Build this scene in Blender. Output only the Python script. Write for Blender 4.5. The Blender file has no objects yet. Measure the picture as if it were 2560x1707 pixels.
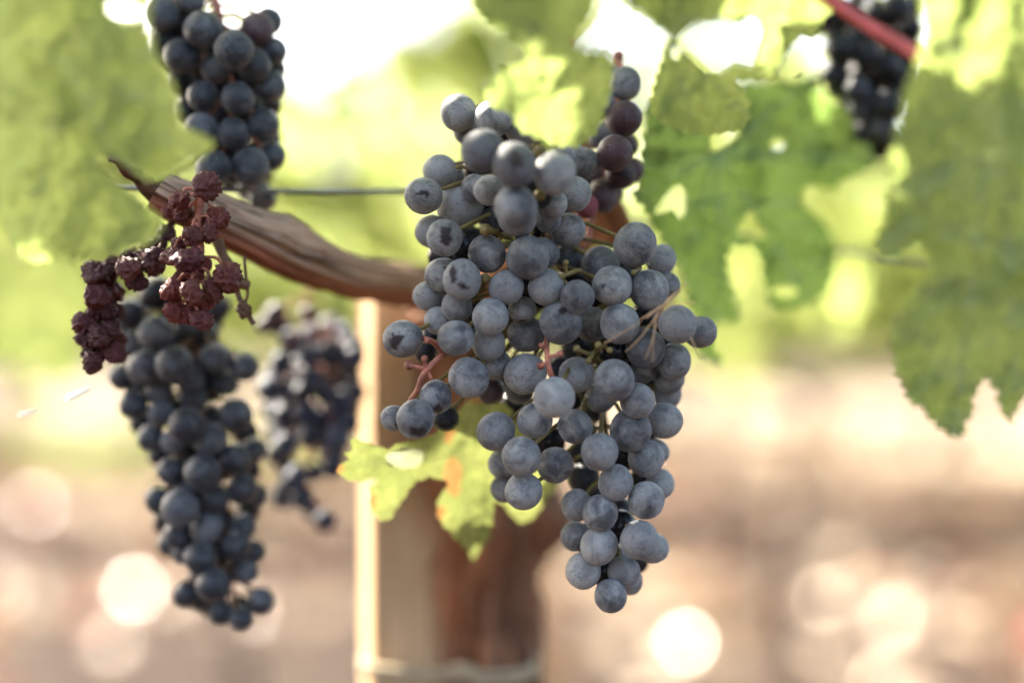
import bpy, bmesh, math, random
import numpy as np
from mathutils import Vector, Matrix, noise
from mathutils.geometry import delaunay_2d_cdt
random.seed(7); np.random.seed(7)
R = math.radians
scene = bpy.context.scene
COL = scene.collection

# ------------------------------------------------------------------ camera, sky, sun, exposure
CZ = 0.85
FPX = 2560 * 50 / 36.0
cam_d = bpy.data.cameras.new("camera"); cam = bpy.data.objects.new("camera", cam_d); COL.objects.link(cam)
cam.location = (0, 0, CZ); cam.rotation_euler = (R(90), 0, 0)
cam_d.lens = 50; cam_d.sensor_width = 36; cam_d.clip_start = 0.01; cam_d.clip_end = 2000
cam_d.dof.use_dof = True; cam_d.dof.focus_distance = 0.495; cam_d.dof.aperture_fstop = 1.75; cam_d.dof.aperture_blades = 0
scene.camera = cam

SUN = Vector((-0.55, 0.50, 0.67)).normalized()          # towards the sun
EL = math.asin(SUN.z); AZ = math.atan2(SUN.x, SUN.y)
world = bpy.data.worlds.new("World"); scene.world = world; world.use_nodes = True
wn = world.node_tree
sky = wn.nodes.new("ShaderNodeTexSky"); sky.sky_type = 'NISHITA'; sky.sun_disc = False
sky.sun_elevation = EL; sky.sun_rotation = AZ; sky.dust_density = 6.0; sky.air_density = 0.8; sky.ozone_density = 0.4
wn.links.new(sky.outputs[0], wn.nodes["Background"].inputs[0]); wn.nodes["Background"].inputs[1].default_value = 0.15
sl = bpy.data.lights.new("sun", 'SUN'); sl.energy = 4.5; sl.angle = R(0.5); sl.color = (1.0, 0.92, 0.79)
so = bpy.data.objects.new("sun", sl); COL.objects.link(so); so.rotation_euler = SUN.to_track_quat('Z', 'Y').to_euler()
scene.view_settings.view_transform = 'Standard'; scene.view_settings.look = 'None'
scene.view_settings.exposure = 2.55; scene.view_settings.gamma = 1
scene.cycles.max_bounces = 10; scene.cycles.transmission_bounces = 8; scene.cycles.sample_clamp_indirect = 8

# ------------------------------------------------------------------ helpers
DS = 2560 / 2352.0
def P(px, py, d):                       # a source pixel at a distance -> a point in the vineyard
    return Vector(((px - 1280) / FPX * d, d, CZ - (py - 853.5) / FPX * d))
def D(x, y, d): return P(x * DS, y * DS, d)
Z = {1: (900, 100, 1000 / 1960), 2: (800, 700, 1100 / 1916), 3: (150, 350, 1000 / 2240), 4: (150, 750, 850 / 1481),
     5: (0, 0, 1100 / 2352), 6: (1500, 0, 1060 / 2308), 0: (0, 0, DS)}
def zp(k, x, y): a = Z[k]; return a[0] + x * a[2], a[1] + y * a[2]
def tag(o, label=None, cat=None, group=None, kind=None):
    if label: o["label"] = label
    if cat: o["category"] = cat
    if group: o["group"] = group
    if kind: o["kind"] = kind
    return o
def link(name, me, mat=None, parent=None, smooth=True):
    o = bpy.data.objects.new(name, me); COL.objects.link(o)
    if mat and not me.materials: me.materials.append(mat)
    if smooth: me.polygons.foreach_set("use_smooth", [True] * len(me.polygons))
    if parent: o.parent = parent; o.matrix_parent_inverse = Matrix.Translation(-parent.location)
    return o
def empty(name, loc):
    o = bpy.data.objects.new(name, None); COL.objects.link(o); o.location = loc; o.empty_display_size = .02
    return o
def mesh(name, v, f):
    me = bpy.data.meshes.new(name); me.from_pydata([tuple(p) for p in v], [], f); me.update(); return me
class MB:
    def __init__(s): s.v = []; s.f = []
    def tube(s, pts, r, n=8, cap=True):
        pts = [Vector(p) for p in pts]; m = len(pts)
        rr = r if isinstance(r, (list, tuple)) else [r] * m
        b = len(s.v); up = None
        for i, p in enumerate(pts):
            t = (pts[min(i + 1, m - 1)] - pts[max(i - 1, 0)]).normalized()
            if up is None: up = t.orthogonal().normalized()
            up = (up - t * up.dot(t)).normalized(); w = t.cross(up)
            for k in range(n):
                a = 2 * math.pi * k / n
                s.v.append(p + (up * math.cos(a) + w * math.sin(a)) * rr[i])
        for i in range(m - 1):
            for k in range(n):
                k2 = (k + 1) % n
                s.f.append((b + i * n + k, b + i * n + k2, b + (i + 1) * n + k2, b + (i + 1) * n + k))
        if cap:
            s.f.append(tuple(b + k for k in reversed(range(n)))); s.f.append(tuple(b + (m - 1) * n + k for k in range(n)))
    def ball(s, c, r, sub=2, sc=(1, 1, 1)):
        v, f = ICO(sub); b = len(s.v)
        s.v += [Vector(c) + Vector((p.x * sc[0], p.y * sc[1], p.z * sc[2])) * r for p in v]
        s.f += [tuple(b + i for i in t) for t in f]
    def build(s, name, mat, parent=None): return link(name, mesh(name, s.v, s.f), mat, parent)
_ico = {}
def ICO(sub):
    if sub not in _ico:
        bm = bmesh.new(); bmesh.ops.create_icosphere(bm, subdivisions=sub, radius=1)
        _ico[sub] = ([v.co.copy() for v in bm.verts], [tuple(v.index for v in f.verts) for f in bm.faces]); bm.free()
    return _ico[sub]
def smooth_path(pts, n=8):
    pts = [Vector(p) for p in pts]; out = []
    for i in range(len(pts) - 1):
        p0, p1, p2, p3 = pts[max(i - 1, 0)], pts[i], pts[i + 1], pts[min(i + 2, len(pts) - 1)]
        for k in range(n):
            t = k / n
            out.append(0.5 * ((2 * p1) + (p2 - p0) * t + (2 * p0 - 5 * p1 + 4 * p2 - p3) * t * t + (3 * p1 - p0 - 3 * p2 + p3) * t ** 3))
    out.append(pts[-1]); return out

# ------------------------------------------------------------------ materials
def newmat(name):
    m = bpy.data.materials.new(name); m.use_nodes = True; nt = m.node_tree
    return m, nt, nt.nodes["Principled BSDF"], nt.nodes["Material Output"]
def nd(nt, typ, **kw):
    n = nt.nodes.new(typ)
    for k, v in kw.items():
        if k in ("data_type", "operation", "blend_type", "feature", "wave_type", "bands_direction", "attribute_name"): setattr(n, k, v)
        else: n.inputs[k].default_value = v
    return n
def ramp(nt, fac, stops):
    r = nt.nodes.new("ShaderNodeValToRGB"); nt.links.new(fac, r.inputs[0])
    e = r.color_ramp.elements
    while len(e) < len(stops): e.new(0.5)
    for i, (p, c) in enumerate(stops):
        e[i].position = p; e[i].color = c if len(c) == 4 else (*c, 1)
    return r.outputs[0]
def mixc(nt, fac, a, b, bt='MIX'):
    n = nt.nodes.new("ShaderNodeMix"); n.data_type = 'RGBA'; n.blend_type = bt
    for s, x in ((n.inputs[0], fac), (n.inputs[6], a), (n.inputs[7], b)):
        if hasattr(x, "is_linked"): nt.links.new(x, s)
        elif isinstance(x, (int, float)): s.default_value = x
        else: s.default_value = (*x, 1)
    return n.outputs[2]
def math_(nt, op, a, b=0.0):
    n = nt.nodes.new("ShaderNodeMath"); n.operation = op
    for s, x in ((n.inputs[0], a), (n.inputs[1], b)):
        if hasattr(x, "is_linked"): nt.links.new(x, s)
        else: s.default_value = x
    return n.outputs[0]
def bump(nt, bsdf, h, strength, dist):
    b = nd(nt, "ShaderNodeBump", Strength=strength, Distance=dist); nt.links.new(h, b.inputs["Height"])
    nt.links.new(b.outputs[0], bsdf.inputs["Normal"])

def grape_mat(name, dark, bloom, lo=.30, hi=.62, rough=.5, sheen=.25):
    m, nt, b, out = newmat(name)
    tc = nt.nodes.new("ShaderNodeTexCoord"); oi = nt.nodes.new("ShaderNodeObjectInfo")
    off = nd(nt, "ShaderNodeVectorMath", operation='SCALE'); off.inputs[0].default_value = (37, 51, 23); nt.links.new(oi.outputs["Random"], off.inputs["Scale"])
    ad = nd(nt, "ShaderNodeVectorMath", operation='ADD'); nt.links.new(tc.outputs["Object"], ad.inputs[0]); nt.links.new(off.outputs[0], ad.inputs[1])
    V = ad.outputs[0]
    def nz(scale, detail=4, rgh=.55, dist=0):
        n = nd(nt, "ShaderNodeTexNoise", Scale=scale, Detail=detail, Roughness=rgh, Distortion=dist); nt.links.new(V, n.inputs["Vector"]); return n.outputs[0]
    own = math_(nt, 'MULTIPLY', math_(nt, 'SUBTRACT', math_(nt, 'FRACT', math_(nt, 'MULTIPLY', oi.outputs["Random"], 7.31)), .42), .26)
    big = ramp(nt, math_(nt, 'ADD', nz(1.1, 5, .6, .6), own), [(lo, (0, 0, 0)), (hi, (1, 1, 1))])
    fine = ramp(nt, nz(14, 4, .7), [(.25, (.88, .88, .88)), (.7, (1.06, 1.06, 1.06))])
    fac = mixc(nt, .8, (1, 1, 1), big, 'MULTIPLY')
    c = mixc(nt, fac, dark, bloom)
    c = mixc(nt, 1, c, fine, 'MULTIPLY')
    # rubbed scratches in the bloom
    sc = ramp(nt, nz(2.3, 6, .75, 2.2), [(.56, (0, 0, 0)), (.64, (1, 1, 1))])
    c = mixc(nt, math_(nt, 'MULTIPLY', sc, .62), c, dark)
    # lenticel specks: dark rings and pale dust
    v1 = nd(nt, "ShaderNodeTexVoronoi", Scale=4.2, Randomness=1.0); nt.links.new(V, v1.inputs["Vector"])
    sp = ramp(nt, v1.outputs["Distance"], [(.10, (1, 1, 1)), (.20, (0, 0, 0))])
    sp = math_(nt, 'MULTIPLY', sp, ramp(nt, v1.outputs["Color"], [(.56, (0, 0, 0)), (.60, (1, 1, 1))]))
    v2 = nd(nt, "ShaderNodeTexVoronoi", Scale=6.0, Randomness=1.0); nt.links.new(V, v2.inputs["Vector"])
    lt = ramp(nt, v2.outputs["Distance"], [(.09, (1, 1, 1)), (.17, (0, 0, 0))])
    lt = math_(nt, 'MULTIPLY', lt, ramp(nt, v2.outputs["Color"], [(.52, (0, 0, 0)), (.56, (1, 1, 1))]))
    c = mixc(nt, math_(nt, 'MULTIPLY', sp, .7), c, (dark[0] * .8, dark[1] * .7, dark[2] * .6))
    c = mixc(nt, math_(nt, 'MULTIPLY', lt, .65), c, (.42, .41, .38))
    # per-grape brightness
    pv = ramp(nt, oi.outputs["Random"], [(0, (.72, .72, .74)), (1, (1.15, 1.15, 1.15))])
    c = mixc(nt, 1, c, pv, 'MULTIPLY')
    at = nd(nt, "ShaderNodeAttribute"); at.attribute_name = "scar"
    c = mixc(nt, at.outputs["Fac"], c, (.022, .012, .010))
    nt.links.new(c, b.inputs["Base Color"])
    rg = ramp(nt, fac, [(0, (rough - .20,) * 3), (1, (rough + .12,) * 3)]); nt.links.new(rg, b.inputs["Roughness"])
    b.inputs["Specular IOR Level"].default_value = .35
    b.inputs["Sheen Weight"].default_value = sheen * .8; b.inputs["Sheen Roughness"].default_value = .45; b.inputs["Sheen Tint"].default_value = (.75, .82, 1, 1)
    h = math_(nt, 'ADD', math_(nt, 'MULTIPLY', nz(20, 3), .25), math_(nt, 'MULTIPLY', math_(nt, 'SUBTRACT', lt, sp), .6))
    bump(nt, b, h, .25, .03)
    return m
M_MAIN = grape_mat("grape_main", (.016, .017, .022), (.315, .308, .280))
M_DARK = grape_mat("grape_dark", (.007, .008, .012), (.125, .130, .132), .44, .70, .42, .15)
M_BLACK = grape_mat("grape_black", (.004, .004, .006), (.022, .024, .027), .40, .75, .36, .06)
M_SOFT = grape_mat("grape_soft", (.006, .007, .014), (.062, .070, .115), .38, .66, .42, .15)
M_RED = grape_mat("grape_red", (.050, .010, .010), (.120, .085, .085), .40, .75, .42, .2)
M_BROWN = grape_mat("grape_browned", (.030, .020, .014), (.165, .165, .160), .36, .66)

def simple(name, col, rough=.6, var=.3, scale=60, sub=0, bmp=0, pv=0):
    m, nt, b, out = newmat(name)
    tc = nt.nodes.new("ShaderNodeTexCoord")
    n = nd(nt, "ShaderNodeTexNoise", Scale=scale, Detail=5, Roughness=.6); nt.links.new(tc.outputs["Object"], n.inputs["Vector"])
    c = ramp(nt, n.outputs[0], [(.3, tuple(x * (1 - var) for x in col)), (.7, tuple(min(1, x * (1 + var)) for x in col))])
    if pv:
        oi = nt.nodes.new("ShaderNodeObjectInfo")
        c = mixc(nt, 1, c, ramp(nt, oi.outputs["Random"], [(0, (.70, .65, .85)), (.35, (.95, 1.15, .9)), (.7, (1.2, 1.0, .95)), (1, (1.5, 1.9, 1.4))]), 'MULTIPLY')
    nt.links.new(c, b.inputs["Base Color"]); b.inputs["Roughness"].default_value = rough
    if sub: b.inputs["Subsurface Weight"].default_value = sub; b.inputs["Subsurface Radius"].default_value = (.004, .001, .0006)
    if bmp: bump(nt, b, n.outputs[0], bmp, .002)
    return m
M_STEM = simple("stem_olive", (.20, .15, .045), .6, .4, 200, .1)
M_STEMR = simple("stem_red", (.40, .14, .085), .6, .7, 130, .1, .3)
M_PETIOLE = simple("red_leaf_stalk", (.50, .085, .075), .45, .25, 120, .15)
M_STEMB = simple("stem_brown", (.14, .075, .035), .7, .4, 200)
M_RAISIN = simple("raisin_skin", (.15, .030, .026), .38, .55, 260, .1, .4, 1)
M_RAISIND = simple("raisin_dark", (.085, .018, .018), .40, .55, 260, .1, .4, 1)
M_RAISINP = simple("raisin_pink", (.30, .07, .08), .5, .5, 260, .1, .5)
M_STRAW = simple("straw", (.52, .33, .17), .6, .2, 300)
M_WIRE = simple("galvanised_wire", (.16, .165, .15), .45, .3, 90)
M_TWINE = simple("twine", (.42, .33, .20), .8, .3, 400)
M_FLUFF = simple("fluff", (.78, .80, .76), .8, .1, 200)

def leaf_mat(name, top, under, trans, tmix=.55, rough=.5, dry=(.35, .20, .06), dryamt=0.0):
    m, nt, b, out = newmat(name)
    tc = nt.nodes.new("ShaderNodeTexCoord")
    n = nd(nt, "ShaderNodeTexNoise", Scale=28, Detail=6, Roughness=.62); nt.links.new(tc.outputs["Object"], n.inputs["Vector"])
    n2 = nd(nt, "ShaderNodeTexNoise", Scale=240, Detail=3, Roughness=.6); nt.links.new(tc.outputs["Object"], n2.inputs["Vector"])
    at = nd(nt, "ShaderNodeAttribute"); at.attribute_name = "vein"
    ad = nd(nt, "ShaderNodeAttribute"); ad.attribute_name = "dry"
    geo = nt.nodes.new("ShaderNodeNewGeometry")
    var = ramp(nt, n.outputs[0], [(.3, (.72, .75, .7)), (.7, (1.25, 1.2, 1.2))])
    v2 = ramp(nt, n2.outputs[0], [(.3, (.85, .85, .85)), (.7, (1.12, 1.12, 1.12))])
    def var_(c):
        c = mixc(nt, 1, c, var, 'MULTIPLY'); return mixc(nt, 1, c, v2, 'MULTIPLY')
    face = mixc(nt, geo.outputs["Backfacing"], top, under)
    face = mixc(nt, math_(nt, 'MULTIPLY', at.outputs["Fac"], .75), var_(face), tuple(min(1, x * 1.9 + .03) for x in under))
    tr = mixc(nt, math_(nt, 'MULTIPLY', at.outputs["Fac"], .6), var_(mixc(nt, 0, trans, trans)), tuple(x * .45 for x in trans))
    df = math_(nt, 'ADD', ad.outputs["Fac"], dryamt)
    face = mixc(nt, df, face, dry); tr = mixc(nt, df, tr, tuple(x * .9 for x in dry))
    nt.links.new(face, b.inputs["Base Color"]); b.inputs["Roughness"].default_value = rough; b.inputs["Specular IOR Level"].default_value = .3
    h = math_(nt, 'ADD', math_(nt, 'MULTIPLY', n2.outputs[0], .3), at.outputs["Fac"]); bump(nt, b, h, .35, .0015)
    t = nt.nodes.new("ShaderNodeBsdfTranslucent"); nt.links.new(tr, t.inputs[0])
    mx = nt.nodes.new("ShaderNodeMixShader"); mx.inputs[0].default_value = tmix
    nt.links.new(b.outputs[0], mx.inputs[1]); nt.links.new(t.outputs[0], mx.inputs[2]); nt.links.new(mx.outputs[0], out.inputs[0])
    return m
M_LEAF = leaf_mat("leaf_green", (.085, .120, .028), (.135, .165, .070), (.39, .47, .15))
M_LEAFS = leaf_mat("leaf_soft", (.150, .205, .070), (.185, .225, .100), (.45, .54, .17))
M_LEAFB = leaf_mat("leaf_broad", (.065, .115, .035), (.130, .185, .100), (.20, .32, .075))
M_LEAFY = leaf_mat("leaf_yellowing", (.24, .25, .08), (.29, .30, .12), (.19, .215, .065), dry=(.30, .15, .05))
M_DRYG = leaf_mat("dry_grass", (.13, .085, .05), (.13, .085, .05), (.25, .15, .07), .3)
M_PATCH = leaf_mat("leaf_pale_patch", (.46, .48, .32), (.50, .52, .36), (.36, .38, .22), .5)
M_LEAFBG = leaf_mat("leaf_background", (.085, .115, .028), (.13, .150, .06), (.45, .52, .17), .66, .24)

def bark_mat(name, grey, red, dark, scale=(380, 380, 26), peel=True):
    m, nt, b, out = newmat(name)
    at = nd(nt, "ShaderNodeAttribute"); at.attribute_name = "bark_uv"
    mp = nd(nt, "ShaderNodeVectorMath", operation='MULTIPLY'); mp.inputs[1].default_value = scale; nt.links.new(at.outputs["Vector"], mp.inputs[0])
    n = nd(nt, "ShaderNodeTexNoise", Scale=1, Detail=7, Roughness=.68, Distortion=.6); nt.links.new(mp.outputs[0], n.inputs["Vector"])
    n2 = nd(nt, "ShaderNodeTexNoise", Scale=.35, Detail=4, Roughness=.6); nt.links.new(mp.outputs[0], n2.inputs["Vector"])
    c = ramp(nt, n.outputs[0], [(.32, dark), (.39, tuple(x * .45 for x in grey)), (.46, grey), (.68, tuple(min(1, x * 1.4) for x in grey))])
    r_ = ramp(nt, n.outputs[0], [(.32, tuple(x * .3 for x in red)), (.55, red), (.75, tuple(min(1, x * 1.5) for x in red))])
    pl = nd(nt, "ShaderNodeAttribute"); pl.attribute_name = "peel"
    f = ramp(nt, math_(nt, 'ADD', pl.outputs["Fac"], math_(nt, 'MULTIPLY', math_(nt, 'SUBTRACT', n2.outputs[0], .5), .9)), [(.42, (0, 0, 0)), (.58, (1, 1, 1))])
    nt.links.new(mixc(nt, f, c, r_), b.inputs["Base Color"]); b.inputs["Roughness"].default_value = .85
    bump(nt, b, n.outputs[0], 1.0, .003)
    return m
M_BARK = bark_mat("cordon_bark", (.54, .36, .235), (.40, .15, .075), (.020, .016, .012), (300, 300, 20))
M_TRUNK = bark_mat("trunk_bark", (.15, .085, .048), (.50, .20, .085), (.008, .006, .005), (65, 65, 9))
M_BGTRUNK = simple("far_trunk", (.17, .11, .07), .9, .4, 30)

def wood_mat():
    m, nt, b, out = newmat("post_wood")
    tc = nt.nodes.new("ShaderNodeTexCoord")
    mp = nd(nt, "ShaderNodeVectorMath", operation='MULTIPLY'); mp.inputs[1].default_value = (420, 420, 9); nt.links.new(tc.outputs["Object"], mp.inputs[0])
    n = nd(nt, "ShaderNodeTexNoise", Scale=1, Detail=6, Roughness=.65, Distortion=.4); nt.links.new(mp.outputs[0], n.inputs["Vector"])
    c = ramp(nt, n.outputs[0], [(.3, (.30, .16, .07)), (.5, (.64, .41, .21)), (.72, (.74, .52, .30))])
    nt.links.new(c, b.inputs["Base Color"]); b.inputs["Roughness"].default_value = .8; bump(nt, b, n.outputs[0], .5, .002)
    return m
M_WOOD = wood_mat()

def ground_mat():
    m, nt, b, out = newmat("soil")
    tc = nt.nodes.new("ShaderNodeTexCoord")
    sm = nd(nt, "ShaderNodeVectorMath", operation='MULTIPLY'); sm.inputs[1].default_value = (1, .30, 1); nt.links.new(tc.outputs["Object"], sm.inputs[0])
    n = nd(nt, "ShaderNodeTexNoise", Scale=2.7, Detail=5, Roughness=.55); nt.links.new(sm.outputs[0], n.inputs["Vector"])
    n2 = nd(nt, "ShaderNodeTexNoise", Scale=7, Detail=8, Roughness=.7); nt.links.new(tc.outputs["Object"], n2.inputs["Vector"])
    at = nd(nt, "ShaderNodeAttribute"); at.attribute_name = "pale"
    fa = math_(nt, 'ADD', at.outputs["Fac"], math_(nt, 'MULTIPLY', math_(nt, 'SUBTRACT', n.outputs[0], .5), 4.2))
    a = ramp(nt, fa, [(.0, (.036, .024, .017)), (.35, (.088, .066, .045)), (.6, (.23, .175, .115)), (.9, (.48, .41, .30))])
    f = ramp(nt, n2.outputs[0], [(.32, (.45, .42, .4)), (.62, (1.25, 1.22, 1.2))])
    nt.links.new(mixc(nt, 1, a, f, 'MULTIPLY'), b.inputs["Base Color"]); b.inputs["Roughness"].default_value = .95; b.inputs["Specular IOR Level"].default_value = .15
    bump(nt, b, n2.outputs[0], .8, .05)
    return m
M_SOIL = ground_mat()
M_LITTER = leaf_mat("litter", (.17, .11, .06), (.18, .12, .07), (.35, .16, .06), .25)
M_LITTERR = leaf_mat("litter_red", (.34, .06, .03), (.34, .10, .06), (.35, .06, .03), .25)
M_STRAWL = leaf_mat("straw_litter", (.62, .50, .36), (.62, .50, .36), (.4, .3, .2), .1, .16)
M_WEED = leaf_mat("weeds", (.09, .14, .03), (.12, .16, .05), (.30, .42, .05), .4)

# ------------------------------------------------------------------ ground
def axis(near, far, n1, n2):
    a = list(np.linspace(0, near, n1)); a += list(np.geomspace(near * 1.05, far, n2)); return sorted(set([-x for x in a] + a))
xs = axis(12, 600, 90, 24); ys = axis(16, 600, 120, 24)
gv = [(x, y, (noise.fractal(Vector((x * .9, y * .9, 0)), 1, 2, 4) * .035 + noise.noise(Vector((x * 4, y * 4, 3))) * .012) if abs(x) < 14 and abs(y) < 18 else -.0) for y in ys for x in xs]
nx = len(xs)
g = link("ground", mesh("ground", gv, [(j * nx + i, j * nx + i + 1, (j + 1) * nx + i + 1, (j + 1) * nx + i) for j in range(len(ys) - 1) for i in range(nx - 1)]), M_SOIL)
def pale(x, y):                        # sunlit strips and patches painted pale, shaded soil painted darker
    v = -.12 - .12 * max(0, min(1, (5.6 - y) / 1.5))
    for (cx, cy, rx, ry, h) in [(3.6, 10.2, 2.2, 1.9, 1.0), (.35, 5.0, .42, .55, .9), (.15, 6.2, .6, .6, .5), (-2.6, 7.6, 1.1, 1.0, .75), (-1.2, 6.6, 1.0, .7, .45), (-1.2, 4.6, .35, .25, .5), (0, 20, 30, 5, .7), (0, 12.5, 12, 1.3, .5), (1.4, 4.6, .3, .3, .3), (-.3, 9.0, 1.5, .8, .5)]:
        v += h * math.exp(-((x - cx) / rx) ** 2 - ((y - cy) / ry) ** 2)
    return (v + .12 * (y > 14)) if y > 3.3 else v - 1.2 * min(1, (3.3 - y) / .5)   # near soil darkened to cut the light bounced onto the fruit
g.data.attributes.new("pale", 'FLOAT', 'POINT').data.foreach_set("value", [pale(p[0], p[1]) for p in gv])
tag(g, "dry reddish brown vineyard soil with sunlit patches painted in", "ground", kind="structure")

def leaves_mesh(name, centres, sizes, normals=None, lobes=True, cup=.18, droop=0.0):
    """many small lobed, cupped vine leaves as one mesh"""
    prof = [(0, 1.0), (18, .78), (38, .52), (62, .92), (82, .66), (104, .5), (128, .78), (152, .58), (172, .42)]
    ring = [(math.radians(a), r) for a, r in prof] + [(-math.radians(a), r) for a, r in reversed(prof[1:])]
    n = len(ring); V = []; F = []
    for c, s, k in zip(centres, sizes, range(len(sizes))):
        q = Vector(np.random.normal(size=3)).normalized() if normals is None else (Vector(normals[k]) + Vector(np.random.normal(size=3)) * .45).normalized()
        u = q.orthogonal().normalized(); a = random.uniform(0, 6.283)
        w = q.cross(u); u, w = u * math.cos(a) + w * math.sin(a), w * math.cos(a) - u * math.sin(a)
        b = len(V); c = Vector(c); V.append(c); fold = random.uniform(-.25, .35)
        for (t, r) in ring:
            r *= s * random.uniform(.9, 1.1); x, y = math.cos(t) * r, math.sin(t) * r
            V.append(c + u * x + w * y + q * (abs(y) * fold + cup * (r * r / s) * random.uniform(.4, 1.3)))
        F += [(b, b + 1 + i, b + 1 + (i + 1) % n) for i in range(n)]
    me = mesh(name, V, F); return me

# leaf litter, weeds
def litter(name, n, mat, size, box, label, cat, up=True, clump=1.0):
    c, s, nr = [], [], []
    while len(c) < n:
        x, y = random.uniform(box[0], box[1]), random.uniform(box[2], box[3])
        if noise.noise(Vector((x * clump, y * clump, len(name)))) < random.uniform(-.5, .35): continue
        c.append((x, y, random.uniform(.01, .05))); s.append(random.uniform(*size)); nr.append((0, 0, 1))
    o = link(name, leaves_mesh(name, c, s, nr, cup=.5), mat); return tag(o, label, cat, kind="stuff")
litter("dry_leaf_litter", 1700, M_LITTER, (.03, .08), (-6, 6, 2.6, 14), "brown fallen vine leaves scattered over the soil", "leaf litter")
litter("green_weeds", 700, M_WEED, (.03, .08), (-5, -1.2, 9, 14), "low green weeds on the ground at the left", "weeds")
litter("straw_litter", 500, M_STRAWL, (.03, .07), (-3, 3, 3.2, 8), "pale glossy straw bits added over the soil for sun glints", "straw")  # glossy straw added to throw bright glints off the ground
litter("red_leaf_litter", 220, M_LITTERR, (.03, .08), (-4, 4, 2.6, 9), "red fallen vine leaves scattered over the soil", "leaf litter")

V, F = [], []
for k in range(230):
    x, y = random.uniform(-3.5, 3.5), random.uniform(3.3, 11) ; hh = random.uniform(.06, .17)
    if noise.noise(Vector((x * 1.3, y * .7, 5))) < -.05: continue
    for j in range(46):
        a = random.uniform(0, 6.28); r0 = random.uniform(0, .07); lean = random.uniform(.1, 1.0); h = hh * random.uniform(.5, 1.1); b = len(V)
        p = Vector((x + math.cos(a) * r0, y + math.sin(a) * r0, .0)); q = p + Vector((math.cos(a) * h * lean, math.sin(a) * h * lean, h)); w = Vector((-math.sin(a), math.cos(a), 0)) * .004
        V += [p - w, p + w, (p + q) / 2 + w + Vector((0, 0, h * .15)), (p + q) / 2 - w + Vector((0, 0, h * .15)), q]; F += [(b, b + 1, b + 2, b + 3), (b + 3, b + 2, b + 4)]
tag(link("dry_grass", mesh("dry_grass", V, F), M_DRYG), "tufts of dry brown grass standing on the soil", "dry grass", kind="stuff")
# ------------------------------------------------------------------ vines of the rows behind
def bg_vine(i, x, y, label, group, n=560, h0=.82, h1=2.35, wx=.66, wy=.22, s0=.06, s1=.11, gap=0):
    t = empty("grapevine", (x, y, 0)); tag(t, label, "grapevine", group)
    tb = MB(); pts = smooth_path([(x + random.uniform(-.05, .05), y, -.02), (x + random.uniform(-.06, .06), y, .35), (x + random.uniform(-.08, .08), y, .75)], 4)
    tb.tube(pts, [(.030 if y < 4 else .045) - .02 * k / len(pts) + random.uniform(-.004, .004) for k in range(len(pts))], 9)
    tb.tube(smooth_path([pts[-1], (x - .3, y + .02, .82), (x - .6, y, .84)], 3), .016, 7); tb.tube(smooth_path([pts[-1], (x + .3, y - .02, .83), (x + .6, y, .84)], 3), .016, 7)
    tb.build("trunk", M_BGTRUNK, t)
    c, s = [], []
    while len(c) < n:
        px, pz = random.uniform(-wx, wx), random.uniform(h0, h1)
        if noise.noise(Vector(((x + px) * 2.3, y, pz * 2.6))) < -.16 + gap + .22 * (pz > 1.7): continue
        if random.random() < .75 * max(0, (pz - 1.55)): continue
        hang = .18 * max(0, noise.noise(Vector(((x + px) * 3, y, 7.0))))
        c.append((x + px, y + random.gauss(0, wy * .55), pz - hang)); s.append(random.uniform(s0, s1))
    link("crown", leaves_mesh("crown", c, s), M_LEAFBG, t)
    return t
ROWS = [(2.8, 3, "soft leafy vine just behind the arm and bunches", "vines close behind the bunches"),
        (7.2, 5, "blurred leafy vine of the first row behind the grape bunches", "vines of the first row behind"),
        (10.0, 7, "pale blurred vine of the second row behind the grape bunches", "vines of the second row behind")]
for y, k, lab, grp in ROWS:
    for i in range(-k // 2 - 1, k // 2 + 2):
        if y < 4:
            if abs(i) < 2: bg_vine(i, i * 1.1 + .56, y, lab, grp, 420, .86, 1.75, .62, .12, .045, .085, .12)
        else: bg_vine(i, i * 1.15 + .3 + (y * .37) % 1 + random.uniform(-.1, .1), y + random.uniform(-.1, .1), lab, grp)
c, s = [], []
for y in (12.8, 15.6, 18.4, 22):
    for k in range(1200):
        x, z = random.uniform(-y * .55, y * .55), random.uniform(.6, 2.3)
        if noise.noise(Vector((x * 1.6, y, z * 1.6))) < -.1: continue
        c.append((x, y + random.gauss(0, .2), z)); s.append(random.uniform(.08, .14))
tag(link("distant_vine_rows", leaves_mesh("distant_vine_rows", c, s), M_LEAFBG), "far hazy rows of green vines across the vineyard", "vine rows", kind="stuff")

# ------------------------------------------------------------------ single leaves with a traced outline
def inpoly(x, y, poly):
    c = False; j = len(poly) - 1
    for i in range(len(poly)):
        xi, yi = poly[i]; xj, yj = poly[j]
        if (yi > y) != (yj > y) and x < (xj - xi) * (y - yi) / (yj - yi) + xi: c = not c
        j = i
    return c
def refine(poly, step, jag, seed, smooth=True):
    pts = [Vector((p[0], p[1], 0)) for p in poly]; n = len(pts); out = []
    for i in range(n):
        p0, p1, p2, p3 = pts[i - 1], pts[i], pts[(i + 1) % n], pts[(i + 2) % n]
        m = max(2, int((p2 - p1).length / step))
        for k in range(m):
            t = k / m
            q = 0.5 * ((2 * p1) + (p2 - p0) * t + (2 * p0 - 5 * p1 + 4 * p2 - p3) * t * t + (3 * p1 - p0 - 3 * p2 + p3) * t ** 3) if smooth else p1.lerp(p2, t)
            tn = (p2 - p1).normalized(); nn = Vector((tn.y, -tn.x, 0))
            L = len(out)
            saw = ((L * step / 26.0) % 1.0)
            a = jag * (saw - .5) + jag * .6 * noise.noise(Vector((q.x * .03, q.y * .03, seed)))
            q = q + nn * a; out.append((q.x, q.y))
    return out
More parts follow.
